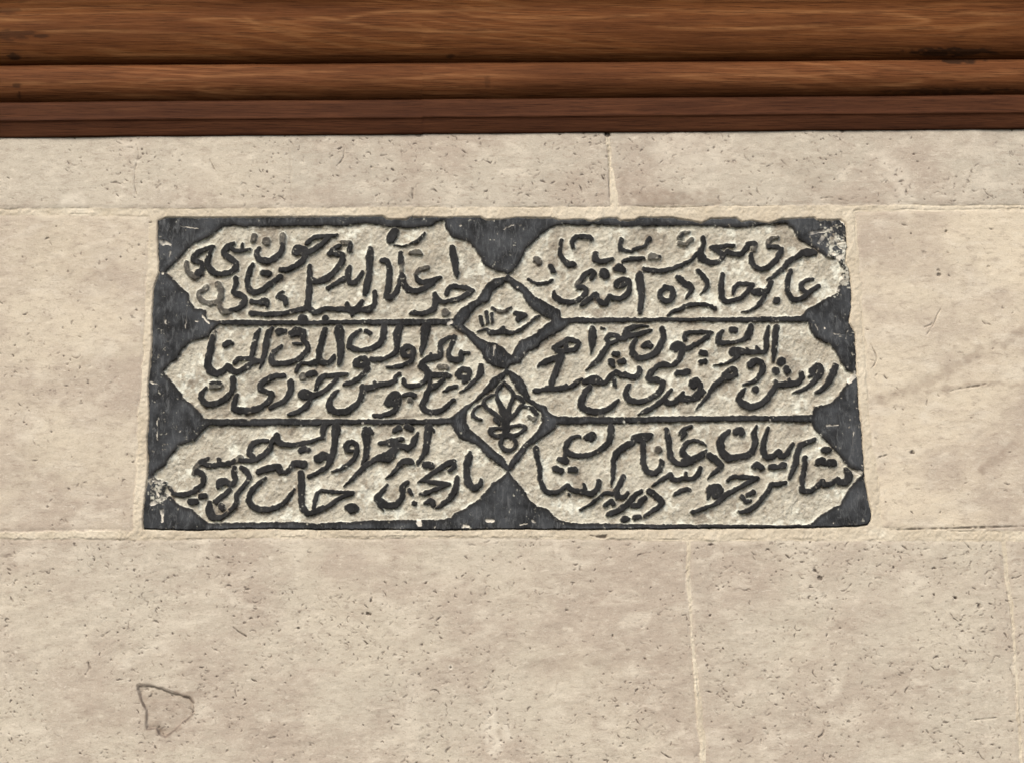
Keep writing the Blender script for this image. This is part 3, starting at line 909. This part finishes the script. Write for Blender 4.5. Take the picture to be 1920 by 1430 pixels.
plaque = thing('inscription_plaque', 'carved marble plaque with black painted calligraphy in six pointed panels, set in the stone wall',
               'plaque', wall_xyz(950, 992, 0.0).tolist())
names, parents, mats = {100: 'frame'}, {100: plaque}, {100: M_PLAQUE}
for k in range(1, 9):
    names[2 * k] = 'text_panel' if k < 7 else 'medallion'
    parents[2 * k] = plaque
    mats[2 * k] = M_PLAQUE
for k in range(1, 9):
    names[2 * k + 1] = 'lettering' if k < 7 else ('date_numerals' if k == 7 else 'flower_motif')
    parents[2 * k + 1] = 2 * k
    mats[2 * k + 1] = M_PLAQUE
V = wall_xyz(X, Y, (h + 1.0) * PX).reshape(-1, 3)
parts = split_grid(g, V, F_ids, mats, names, parents, {'paint': paint, 'chip': chip, 'chalk_and_highlight': chalk_and_highlight, 'dirt': dirt, 'frame': frame})
PANEL_LABELS = ['upper left panel of dark calligraphy', 'middle left panel of dark calligraphy', 'lower left panel of dark calligraphy',
                'upper right panel of dark calligraphy', 'middle right panel of dark calligraphy', 'lower right panel of dark calligraphy',
                'diamond medallion with the year in numerals', 'diamond medallion with a leafy flower']
for k in range(8):
    parts[2 * (k + 1)]['label'] = PANEL_LABELS[k]

# ------------------------------------------------------------------ the stone wall
w = Grid(-190, 2110, 205, 1540, 1.5)
X, Y = w.X, w.Y
JX = X + 1.6 * vnoise(X, Y, 14, 14, 101) + 1.8 * vnoise(X, Y, 60, 60, 102)
JY = Y + 1.3 * vnoise(X, Y, 14, 14, 103) + 1.5 * vnoise(X, Y, 90, 60, 104)
sd_j = np.full(X.shape, 40.0)
JOINTS = [  # mortar beds and perpends (x y half-width)
    [(-240, 398, 5.5), (0, 398, 5), (150, 396, 7), (290, 398, 7), (560, 396, 7), (900, 395, 7), (1150, 394, 7), (1330, 391, 6), (1600, 391, 6), (1920, 388, 5), (2200, 386, 5)],
    [(-240, 1003, 6), (0, 1003, 6), (270, 1001, 8), (600, 1000, 6), (950, 1000, 6), (1300, 1003, 9), (1640, 1001, 13), (1780, 1002, 10), (1920, 1003, 9), (2200, 1003, 7)],
    [(1139, 200, 4), (1143, 300, 3.5), (1149, 350, 5.5), (1152, 390, 8)],
    [(287, 400, 7), (283, 500, 7), (276, 640, 8), (268, 800, 9), (262, 900, 8), (256, 1000, 8)],
    [(1596, 395, 7), (1602, 520, 10), (1614, 650, 10), (1620, 800, 10), (1634, 900, 12), (1645, 1000, 12)],
    [(1290, 1005, 3), (1291, 1080, 3), (1296, 1180, 1.4), (1304, 1260, 4), (1311, 1340, 5.5), (1320, 1440, 5), (1328, 1560, 5)],
    [(1880, 1008, 3.5), (1891, 1100, 3.5), (1901, 1200, 2.2), (1908, 1320, 2.6), (1915, 1440, 2.5), (1922, 1560, 4)],
]
for jn in JOINTS:
    w.stroke(sd_j, jn, 26.0, JX, JY)
# mortar smeared round the plaque
sd_po = w.poly(P(OUTLINE))
sd_j = np.minimum(sd_j, sd_po - 11 - 3 * vnoise(X, Y, 40, 40, 107))
sd_j = np.where((Y > 393) & (Y < 1002) & (X > 290 - (Y - 400) * 0.055) & (X < 1594 + (Y - 400) * 0.07), np.minimum(sd_j, -3.0), sd_j)
hair = np.full(X.shape, 40.0)
HAIR = [[(543, 240, .4), (545, 320, .4), (546, 390, .3)]]
for s in HAIR:
    w.stroke(hair, s, 8.0, JX, JY)

# which block a point belongs to
course = np.where(Y < 394, 0, np.where(Y < 1001, 1, 2))
c1 = np.where(X < 544, 10, np.where(X < 1141 + (Y - 255) * 0.08, 11, np.where(X < 1823, 12, 13)))
c2 = np.where(X < 950, 20, 21)
c3 = np.where(X < 1288 + (Y - 1005) * 0.072, 30, np.where(X < 1880 + (Y - 1008) * 0.082, 31, 32))
block = np.where(course == 0, c1, np.where(course == 1, c2, c3))
TONE = {10: 0.40, 11: 0.28, 12: 0.20, 13: 0.10, 20: 0.85, 21: 0.98, 30: 0.45, 31: 0.40, 32: 0.50}
tone = np.zeros(X.shape)
for b, t in TONE.items():
    tone[block == b] = t
tone = np.clip(tone + 0.12 * fbm(X, Y, 220, 111, 2), 0, 1)

# pits and worm-shaped voids of the limestone
pit = np.zeros(X.shape)
hp = np.zeros(X.shape)
DENS = {10: 1.0, 11: 1.15, 12: 0.95, 13: 0.9, 20: 0.42, 21: 0.16, 30: 1.0, 31: 1.15, 32: 1.0}
rg = np.random.default_rng(5)
NP = 23000
px = rg.uniform(-190, 2110, NP); py = rg.uniform(225, 1540, NP)
clus = fbm(px, py, 130, 120, 3)


def dig(D, S, pts, alpha, depth):
    pts = np.asarray(pts, float)
    m = pts[:, 2].max() + 3
    a = w.win(pts[:, 0].min() - m, pts[:, 0].max() + m, pts[:, 1].min() - m, pts[:, 1].max() + m)
    if D[a].size == 0:
        return
    T = np.full(X.shape if False else D[a].shape, 9.0)
    x, y = X[a], Y[a]
    for p, q in zip(pts[:-1], pts[1:]):
        d = q[:2] - p[:2]
        t = np.clip(((x - p[0]) * d[0] + (y - p[1]) * d[1]) / max(d @ d, 1e-9), 0, 1)
        T = np.minimum(T, np.hypot(x - p[0] - t * d[0], y - p[1] - t * d[1]) - (p[2] + t * (q[2] - p[2])))
    k = smooth(1.0, -0.8, T) * np.clip(0.72 + 0.75 * vnoise(x, y, 5, 5, 171), 0.05, 1)
    D[a] = np.maximum(D[a], k * alpha)
    if depth:
        S[a] = np.maximum(S[a], k * depth)


def blk(x, y):
    j = int(np.clip((y - w.y0) / w.st, 0, w.ny - 1)); i = int(np.clip((x - w.x0) / w.st, 0, w.nx - 1))
    return block[j, i], sd_j[j, i]


for i in range(NP):
    b, dj = blk(px[i], py[i])
    if dj < 2 or rg.random() > DENS[b] * (0.55 + 0.75 * clus[i]) * (1 - 0.65 * math.exp(-((px[i] - 1010) / 190) ** 2 - ((py[i] - 1120) / 120) ** 2)):
        continue
    L = min(22, rg.lognormal(1.45, 0.62))
    ang = rg.normal(0.05, 0.55) if rg.random() < 0.8 else rg.uniform(-1.57, 1.57)
    bend = rg.normal(0, 0.7)
    r0 = rg.uniform(0.5, 1.3) + (rg.random() < 0.10) * rg.uniform(0.3, 1.1)
    al = np.clip(rg.beta(1.4, 1.5) * 1.3, 0.10, 1.0)
    n = 4 if L > 5 else 2
    x, y, pts = px[i], py[i], []
    for k in range(n + 1):
        pts.append((x, y, r0 * (1 - 0.6 * abs(2 * k / n - 1))))
        a = ang + bend * (k / n - 0.5) * 2 + rg.normal(0, 0.25)
        x += math.cos(a) * L / n; y += math.sin(a) * L / n
    dig(pit, hp, pts, al, 1.6 * al)
# the larger holes and marks one can point at
for x, y, r, a in ((1528, 1069, 3.6, .9), (1538, 1083, 5.2, .85), (1792, 1120, 2.8, .95), (1838, 1135, 5, .75), (1110, 1089, 3.2, .95), (1063, 1142, 2.8, 1),
                   (1236, 1151, 2.2, .9), (1712, 847, 4, 1), (1708, 848, 3, 1), (1761, 515, 4.2, .65), (1760, 507, 3, .65), (1773, 434, 3.2, .6), (1734, 474, 3.4, .6),
                   (1592, 1352, 3, .8), (1559, 1418, 3.2, .8), (193, 1191, 3, .85), (697, 314, 2, .0), (560, 1177, 2.6, .9), (690, 1150, 3.4, .7),
                   (282, 416, 3.2, 1), (1139, 252, 6, 1), (1854, 500, 2.4, .5)):
    dig(pit, hp, [(x - 1, y, r * .8), (x + 1, y + .5, r * .7)], a, 2.5)
for s, a in (([(696, 1113, 1), (696, 1120, 2), (695, 1127, 1)], 1), ([(1149, 1189, 1), (1149, 1198, 1.4)], .9), ([(1107, 1003, .8), (1120, 1005, 1.6), (1134, 1005, 3), (1138, 1002, 1)], .9),
             ([(1545, 1366, 1), (1543, 1376, 1.8), (1535, 1381, 1.2)], .95), ([(1632, 645, .4), (1640, 660, .9), (1644, 672, .5), (1640, 684, .6), (1634, 692, 1.6)], .6),
             ([(1669, 993, .6), (1720, 991, 1.3), (1780, 990, 1), (1840, 988, 2), (1920, 986, 1.2), (2060, 984, 1)], .7),
             ([(1139, 256, 1.5), (1142, 300, 1.0), (1143, 372, .7)], .55), ([(1172, 384, .5), (1230, 389, 1), (1300, 388, .8), (1340, 385, .4)], .6),
             ([(255, 272, .8), (260, 290, .6), (254, 315, .7), (252, 345, .6), (256, 365, .6)], .7), ([(160, 1264, .8), (167, 1252, 1.2), (165, 1240, .6)], .8),
             ([(775, 355, 1.6), (772, 362, 2.4), (774, 372, 1.2)], .8), ([(645, 272, .7), (644, 296, .7), (632, 312, 1.2)], .6), ([(393, 300, .6), (402, 318, .8)], .5),
             ([(1646, 857, .8), (1655, 855, 1.3), (1663, 852, .7)], .7), ([(1540, 372, .8), (1560, 371, 1), (1590, 378, .8)], .5),
             ([(1780, 734, .4), (1800, 728, 1.0), (1835, 723, 1.2), (1850, 719, .4)], .5), ([(1733, 614, .5), (1744, 610, .9), (1750, 605, .7)], .5), ([(1738, 628, .3), (1752, 606, .7), (1757, 592, .5), (1764, 580, .4)], .4),
             ([(1868, 1345, .8), (1820, 1350, 1)], .0), ([(437, 1175, .8), (448, 1184, 1), (462, 1192, 1.4)], .85)):
    dig(pit, hp, spline(s, 3), a, 2.0)

stain = np.zeros(X.shape)


def smear(D, pts, alpha, soft):
    T = np.full(X.shape, 99.0)
    w.stroke(T, spline(pts, 3), soft * 1.5, X + 4 * vnoise(X, Y, 12, 12, 131) + 2 * vnoise(X, Y, 5, 5, 132), Y + 4 * vnoise(X, Y, 12, 12, 133))
    D[:] = np.maximum(D, alpha * smooth(soft, -1, T) * np.clip(0.75 + 0.5 * fbm(X, Y, 10, 135, 2), 0, 1))


smear(stain, [(1635, 752, 4), (1700, 732, 5), (1750, 712, 6), (1790, 690, 6), (1835, 662, 5), (1890, 640, 5), (1925, 615, 5), (2050, 560, 5)], 0.42, 9)
smear(stain, [(1700, 735, 1), (1780, 728, 3), (1840, 720, 3), (1910, 722, 2)], 0.4, 5)
smear(stain, [(1842, 885, 3), (1862, 862, 5), (1885, 848, 6), (1910, 830, 4)], 0.45, 7)
smear(stain, [(1180, 368, 4), (1260, 374, 7), (1345, 372, 4)], 0.62, 16)
smear(stain, [(1168, 330, 4), (1172, 366, 6), (1190, 382, 4)], 0.40, 10)
smear(stain, [(1545, 370, 2), (1600, 375, 4), (1640, 372, 2)], 0.30, 10)
smear(stain, [(550, 270, 6), (600, 290, 14), (620, 340, 12), (560, 370, 6)], 0.16, 24)
smear(stain, [(700, 330, 10), (760, 355, 16), (770, 300, 8)], 0.16, 24)
smear(stain, [(1000, 1245, 6), (1100, 1242, 8), (1200, 1236, 6), (1280, 1232, 4)], 0.22, 14)
smear(stain, [(1660, 1272, 3), (1720, 1264, 4), (1790, 1262, 3)], 0.34, 8)
smear(stain, [(1440, 1160, 2), (1540, 1168, 4), (1600, 1176, 3)], 0.26, 9)
smear(stain, [(1680, 1370, 10), (1740, 1365, 14)], 0.14, 26)
smear(stain, [(90, 460, 20), (150, 520, 30), (190, 480, 16)], 0.2, 40)
smear(stain, [(60, 860, 14), (140, 880, 20), (190, 850, 10)], 0.16, 40)
smear(stain, [(1000, 330, 10), (1060, 345, 14), (1100, 330, 8)], 0.16, 24)
smear(stain, [(1460, 300, 10), (1530, 330, 16), (1500, 365, 10)], 0.22, 26)
smear(stain, [(1340, 1180, 10), (1400, 1230, 14), (1350, 1290, 10)], 0.14, 34)
smear(stain, [(100, 1330, 12), (160, 1350, 10), (230, 1340, 8)], 0.16, 26)
smear(stain, [(650, 1150, 8), (690, 1152, 6)], 0.25, 12)
lime = np.zeros(X.shape)
smear(lime, [(922, 1345, 6), (918, 1375, 9), (930, 1395, 7), (926, 1412, 4)], 0.75, 12)
smear(lime, [(950, 1365, 4), (952, 1380, 5)], 0.5, 8)
smear(lime, [(770, 1280, 3), (772, 1320, 4), (760, 1345, 5)], 0.4, 9)
smear(lime, [(120, 385, 5), (145, 372, 6), (150, 392, 6)], 0.6, 12)
smear(lime, [(1250, 280, 16), (1310, 285, 20), (1330, 310, 10)], 0.42, 30)
smear(lime, [(1660, 300, 8), (1690, 330, 10), (1700, 370, 8)], 0.45, 18)
smear(lime, [(1640, 995, 4), (1652, 1000, 5)], 0.9, 6)
smear(lime, [(1291, 1085, 2), (1292, 1120, 3)], 0.6, 6)
smear(lime, [(240, 1240, 3), (262, 1225, 4), (300, 1212, 3)], 0.5, 12)
for x, y, r in ((699, 281, 2.2), (508, 1045, 4), (365, 1108, 3), (555, 1083, 3), (845, 1250, 5), (30, 1222, 3), (538, 1307, 3), (1444, 715, 2)):
    dig(lime, hp, [(x, y, r), (x + 1, y + 1, r * .7)], .85, 0)

# broken scar low on the left
SC = [(a / 2.743, b / 2.743 + 980) for a, b in ((705, 835), (740, 830), (830, 848), (900, 876), (970, 892), (996, 925), (985, 990), (930, 1032),
                                                 (850, 1100), (820, 1085), (800, 1052), (755, 1062), (750, 960), (726, 910))]
SX, SY = X + 1.2 * vnoise(X, Y, 8, 8, 141), Y + 1.2 * vnoise(X, Y, 8, 8, 142)
sd_s = w.poly(SC, SX, SY)
edge = smooth(3.6, 0.5, np.abs(sd_s) + 0.8 * vnoise(X, Y, 10, 10, 143))
scar = smooth(1.0, -3.0, sd_s)
low = np.exp(-(((X - 297) / 17) ** 2 + ((Y - 1370) / 8) ** 2)) * scar
pit = np.maximum(pit, 0.72 * edge * np.clip(0.72 + 0.6 * vnoise(X, Y, 14, 14, 144), 0.75, 1))
stain = np.maximum(stain, np.clip(0.30 * scar * (0.6 + 0.8 * fbm(X, Y, 12, 145, 3)) + 0.7 * low, 0, 1))
smear(stain, [(340, 1296, 3), (362, 1302, 3), (388, 1297, 1.5)], 0.45, 4)
smear(stain, [(277, 1366, 3), (290, 1363, 4), (301, 1371, 5), (310, 1377, 4)], 0.75, 6)
smear(stain, [(330, 1298, 2.5), (354, 1306, 3), (362, 1320, 3), (358, 1340, 3), (338, 1357, 2), (312, 1379, 2.5)], 0.62, 3.5)
smear(stain, [(259, 1285, 1.5), (267, 1315, 2.5), (275, 1330, 3), (276, 1352, 2)], 0.62, 4)
smear(stain, [(268, 1295, 5), (282, 1310, 8), (280, 1335, 5)], 0.34, 10)

mort = smooth(1.5, -1.5, sd_j + 1.2 * vnoise(X, Y, 5, 5, 151))
hstone = 0.8 * fbm(X, Y, 90, 155, 3) + 0.22 * fbm(X, Y, 11, 158, 3, 1.8) - 0.7 * smooth(7, 0, sd_j) - hp
hstone += 1.2 * (vnoise(block * 37.0, block * 11.0, 1.7, 1.3, 160))
hmort = -0.3 + 0.6 * fbm(X, Y, 16, 161, 3) + 0.5 * fbm(X, Y, 5, 163, 2) - hp
hw = hstone * (1 - mort) + hmort * mort
hw -= 0.5 * smooth(1.6, 0.2, hair) + 1.6 * smooth(1.4, 0.3, np.abs(sd_j + 1.5)) * np.clip(0.2 + 0.9 * vnoise(X, Y, 50, 50, 165), 0, 1)
hw -= 2.6 * scar * smooth(0, 1, scar) + 0.8 * edge + 3.0 * low
hw -= 4.5 * smooth(1.5, -3.0, sd_po)
stain = np.maximum(stain, 0.30 * smooth(1.8, 0.3, np.abs(sd_j)) * np.clip(0.1 + 1.0 * vnoise(X, Y, 60, 40, 167), 0, 1))
stain = np.maximum(stain, 0.12 * smooth(1.6, 0.3, hair))
# dirt in the hollow between mortar and plaque
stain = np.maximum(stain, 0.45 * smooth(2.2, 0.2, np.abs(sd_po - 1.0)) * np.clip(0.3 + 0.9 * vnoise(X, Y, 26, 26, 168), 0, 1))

ids = block.copy()
ids[sd_j < 0.4] = 1
ids[sd_po < -5] = -1
wall = thing('stone_wall', 'weathered beige limestone block wall with pale mortar joints around the carved plaque', 'wall',
             wall_xyz(960, 1540, 0.0).tolist())
names, parents, mats = {1: 'mortar'}, {1: wall}, {1: M_MORTAR}
for b in TONE:
    names[b] = 'stone_block'; parents[b] = wall; mats[b] = M_STONE
V = wall_xyz(X, Y, hw * PX).reshape(-1, 3)
wparts = split_grid(w, V, ids[:-1, :-1], mats, names, parents, {'pit': pit, 'stain': stain, 'lime': lime, 'tone': tone})
wparts[30]['label'] = 'wide block below the plaque with a broken scar'
wparts[21]['label'] = 'smooth warm block right of the plaque with grey veins'

# the courses running on beyond the carefully seen part
for n, (quad, tn) in enumerate((((-1000, 205, -190.7, 396), .4), ((-1000, 402, -190.7, 1001), .8), ((-1000, 1007, -190.7, 1540), .45), ((-1800, 205, -1004, 1001), .5),
                                ((-1800, 1007, -1004, 1540), .4), ((2110.7, 205, 2900, 384), .2), ((2110.7, 391, 2900, 1001), .9), ((2110.7, 1007, 2900, 1540), .5),
                                ((2904, 205, 3700, 1001), .4), ((2904, 1007, 3700, 1540), .6), ((-1800, 1541, -300, 2700), .5), ((-296, 1541, 1100, 2700), .4),
                                ((1104, 1541, 2400, 2700), .5), ((2404, 1541, 3700, 2700), .35))):
    x0, y0, x1, y1 = quad
    gx, gy = np.meshgrid(np.linspace(x0, x1, 40), np.linspace(y0, y1, 30))
    e = np.minimum(np.minimum(gx - x0, x1 - gx), np.minimum(gy - y0, y1 - gy))
    Vq = wall_xyz(gx, gy, (0.8 * fbm(gx, gy, 90, 181 + n, 2) - np.where(e < 1e-6, 4.0, 0)) * PX).reshape(-1, 3)
    ii = np.arange(1200).reshape(30, 40)
    qq = np.stack([ii[:-1, :-1], ii[1:, :-1], ii[1:, 1:], ii[:-1, 1:]], -1).reshape(-1, 4)
    Nq = np.tile([0.0, -1.0, 0.0], (1200, 1))
    o = bpy.data.objects.new('stone_block', mesh_arrays('stone_block', Vq, qq, M_STONE, Nq, {'tone': np.full(1200, tn)}))
    COL.objects.link(o); o.parent = wall
    o.matrix_parent_inverse = Matrix.Translation(-wall.location)

# the mass of the wall behind its face
c4 = [wall_xyz(a, b, 0.0) for a, b in ((-1800, 205), (3700, 205), (3700, 2700), (-1800, 2700))]
bv = [(p[0], 0.009, p[2]) for p in c4] + [(p[0], 0.30, p[2]) for p in c4]
bf = np.array([(0, 1, 2, 3), (7, 6, 5, 4), (0, 4, 5, 1), (1, 5, 6, 2), (2, 6, 7, 3), (3, 7, 4, 0)])
core = mesh_arrays('wall_core', np.array(bv), bf, M_MORTAR)
core.polygons.foreach_set('use_smooth', np.zeros(6, bool))
o = bpy.data.objects.new('wall_core', core); COL.objects.link(o); o.parent = wall
o.matrix_parent_inverse = Matrix.Translation(-wall.location)

# ------------------------------------------------------------------ the wooden cornice over the wall
def profile_point(py, d):
    """height of the point that projects on row py of the middle column when it stands d metres proud of the wall"""
    a, b = 0.0, -(py - 715.0) / FPX
    v = b * UP + FW + a * RT
    t = (-d - CAM[1]) / v[1]
    return CAM[2] + t * v[2]


x_mid = wall_xyz(960, 250, 0)[0]
TILT = math.tan(math.radians(0.72))


def moulding(name, prof, mat, parent, seed, stains=(), veins=()):
    pr = np.array(prof, float)
    # resample the profile finely along its length
    seg = np.r_[0, np.cumsum(np.hypot(np.diff(pr[:, 0]), np.diff(pr[:, 1])))]
    n = max(12, int(seg[-1] / 2.0))
    s = np.linspace(0, seg[-1], n)
    row, dep = np.interp(s, seg, pr[:, 0]), np.interp(s, seg, pr[:, 1])
    ker = np.array([1, 2, 1]) / 4.0
    row[1:-1] = np.convolve(row, ker, 'valid'); dep[1:-1] = np.convolve(dep, ker, 'valid')
    d = dep * PX * 0.5
    z = np.array([profile_point(a, b) for a, b in zip(row, d)])
    xs = np.r_[np.linspace(-2.6, -0.97, 60), np.linspace(-0.95, 0.95, 760), np.linspace(0.97, 2.6, 60)]
    XX, ZZ = np.meshgrid(xs, z); _, DD = np.meshgrid(xs, d)
    RR = np.meshgrid(xs, row)[1]
    wob = vnoise(XX * 1000, RR * 1.0, 160, 40, seed) * 0.7 + vnoise(XX * 1000, RR, 40, 12, seed + 1) * 0.3
    ZZ = ZZ + (XX - x_mid) * TILT + 0.0006 * vnoise(XX * 1000, 0 * RR, 130, 10, seed + 2)
    DD = DD + 0.0007 * wob
    Vv = np.stack([XX, -DD, ZZ], -1).reshape(-1, 3)
    ny, nx = XX.shape
    idx = np.arange(nx * ny).reshape(ny, nx)
    q = np.stack([idx[:-1, :-1], idx[1:, :-1], idx[1:, 1:], idx[:-1, 1:]], -1).reshape(-1, 4)
    st = np.zeros(XX.shape)
    px_x = 960 + (XX - x_mid) / 0.000735
    for sx, sy, rx, ry, a in stains:
        e = ((px_x - sx) / rx) ** 2 + ((RR - sy) / ry) ** 2 + 0.8 * vnoise(px_x, RR, 9, 4, seed + 5)
        st = np.maximum(st, a * smooth(1.3, 0.3, e))
    lt = np.zeros(XX.shape)
    yy = RR - (px_x - 960) * 0.0009
    for v in veins:
        p = spline([(a, b, 1.0) for a, b in v], 6)
        for i, (a, b) in enumerate(zip(p[:-1], p[1:])):
            dx, dy = b[0] - a[0], b[1] - a[1]
            t = np.clip(((px_x - a[0]) * dx + (yy - a[1]) * dy) / (dx * dx + dy * dy), 0, 1)
            dist = np.hypot((px_x - a[0] - t * dx) * 0.35, yy - a[1] - t * dy)
            fade = math.sin(math.pi * (i + 0.6) / (len(p) - 0.5)) ** 0.6
            lt = np.maximum(lt, fade * np.exp(-(dist / 3.2) ** 2))
    lt *= np.clip(0.65 + 0.6 * vnoise(px_x, RR, 40, 3, seed + 9), 0, 1)
    me = mesh_arrays(name, Vv, q, mat, None, {'stain': st.ravel(), 'vein': lt.ravel()})
    o = bpy.data.objects.new(name, me); COL.objects.link(o); o.parent = parent
    o.matrix_parent_inverse = Matrix.Translation(-parent.location)
    return o


beam = thing('wooden_cornice', 'brown varnished wooden cornice with stepped rounded mouldings along the top of the stone wall', 'cornice',
             (x_mid, 0.0, profile_point(250, 0)))
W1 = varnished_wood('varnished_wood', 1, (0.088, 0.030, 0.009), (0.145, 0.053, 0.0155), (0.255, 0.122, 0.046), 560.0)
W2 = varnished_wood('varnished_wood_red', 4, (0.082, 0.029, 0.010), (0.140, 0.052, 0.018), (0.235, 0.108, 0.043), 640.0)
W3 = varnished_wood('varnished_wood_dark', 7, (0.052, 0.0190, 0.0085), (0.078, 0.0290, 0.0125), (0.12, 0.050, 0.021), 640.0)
moulding('torus_moulding', [(-150, 0), (-150, 150), (-60, 150), (-32, 128), (-6, 107), (10, 98), (20, 95.5), (30, 96), (45, 95.5), (60, 92), (75, 85.5), (90, 76), (102, 65), (110, 54), (115, 45), (118, 38), (119.5, 34), (119, 0)],  # first points: unseen cove overhang, added to shade the top of the wood
         W1, beam, 201, ((50, 100, 14, 7, .75), (45, 62, 40, 10, .45), (95, 64, 16, 4, .6), (30, 18, 40, 7, .4), (1790, 103, 90, 8, .75), (847, 106, 7, 5, .6)),
         ([(360, 36), (430, 33), (478, 42)], [(465, 28), (485, 42), (520, 50), (610, 60)], [(510, 40), (600, 33), (650, 40), (720, 53), (850, 60), (960, 58), (1060, 52)],
          [(640, 40), (700, 24), (830, 21), (980, 14)], [(0, 57), (90, 55), (220, 56), (400, 66)], [(900, 32), (1080, 34), (1240, 28)], [(1430, 30), (1560, 24), (1690, 30), (1750, 42), (1700, 52), (1540, 60)],
          [(1770, 24), (1860, 30), (1930, 31)], [(1790, 62), (1860, 52), (1930, 48)], [(1240, 52), (1400, 56), (1560, 50)], [(-80, 30), (0, 32), (120, 40)]))
moulding('roll_moulding', [(109, 0), (110, 28), (117, 38), (120.5, 46), (124, 51), (132, 57), (142, 59.5), (150, 58.5), (160, 53.5), (168, 46.5), (176, 37), (182, 28), (185, 22), (186.5, 20), (186, 0)],
         W2, beam, 211, ((55, 155, 9, 5, .6), (60, 172, 3, 8, .6), (1800, 178, 120, 6, .6), (1820, 121, 40, 5, .8), (915, 155, 6, 12, .3)),
         ([(250, 156), (350, 145), (460, 139), (640, 132)], [(400, 158), (385, 164), (420, 172), (560, 177)], [(470, 163), (455, 168), (500, 174)], [(620, 152), (740, 148), (860, 142), (1000, 142)],
          [(1180, 150), (1320, 143), (1500, 146), (1640, 138)], [(1700, 150), (1730, 156), (1700, 164), (1600, 170)], [(20, 150), (110, 152), (200, 150)]))
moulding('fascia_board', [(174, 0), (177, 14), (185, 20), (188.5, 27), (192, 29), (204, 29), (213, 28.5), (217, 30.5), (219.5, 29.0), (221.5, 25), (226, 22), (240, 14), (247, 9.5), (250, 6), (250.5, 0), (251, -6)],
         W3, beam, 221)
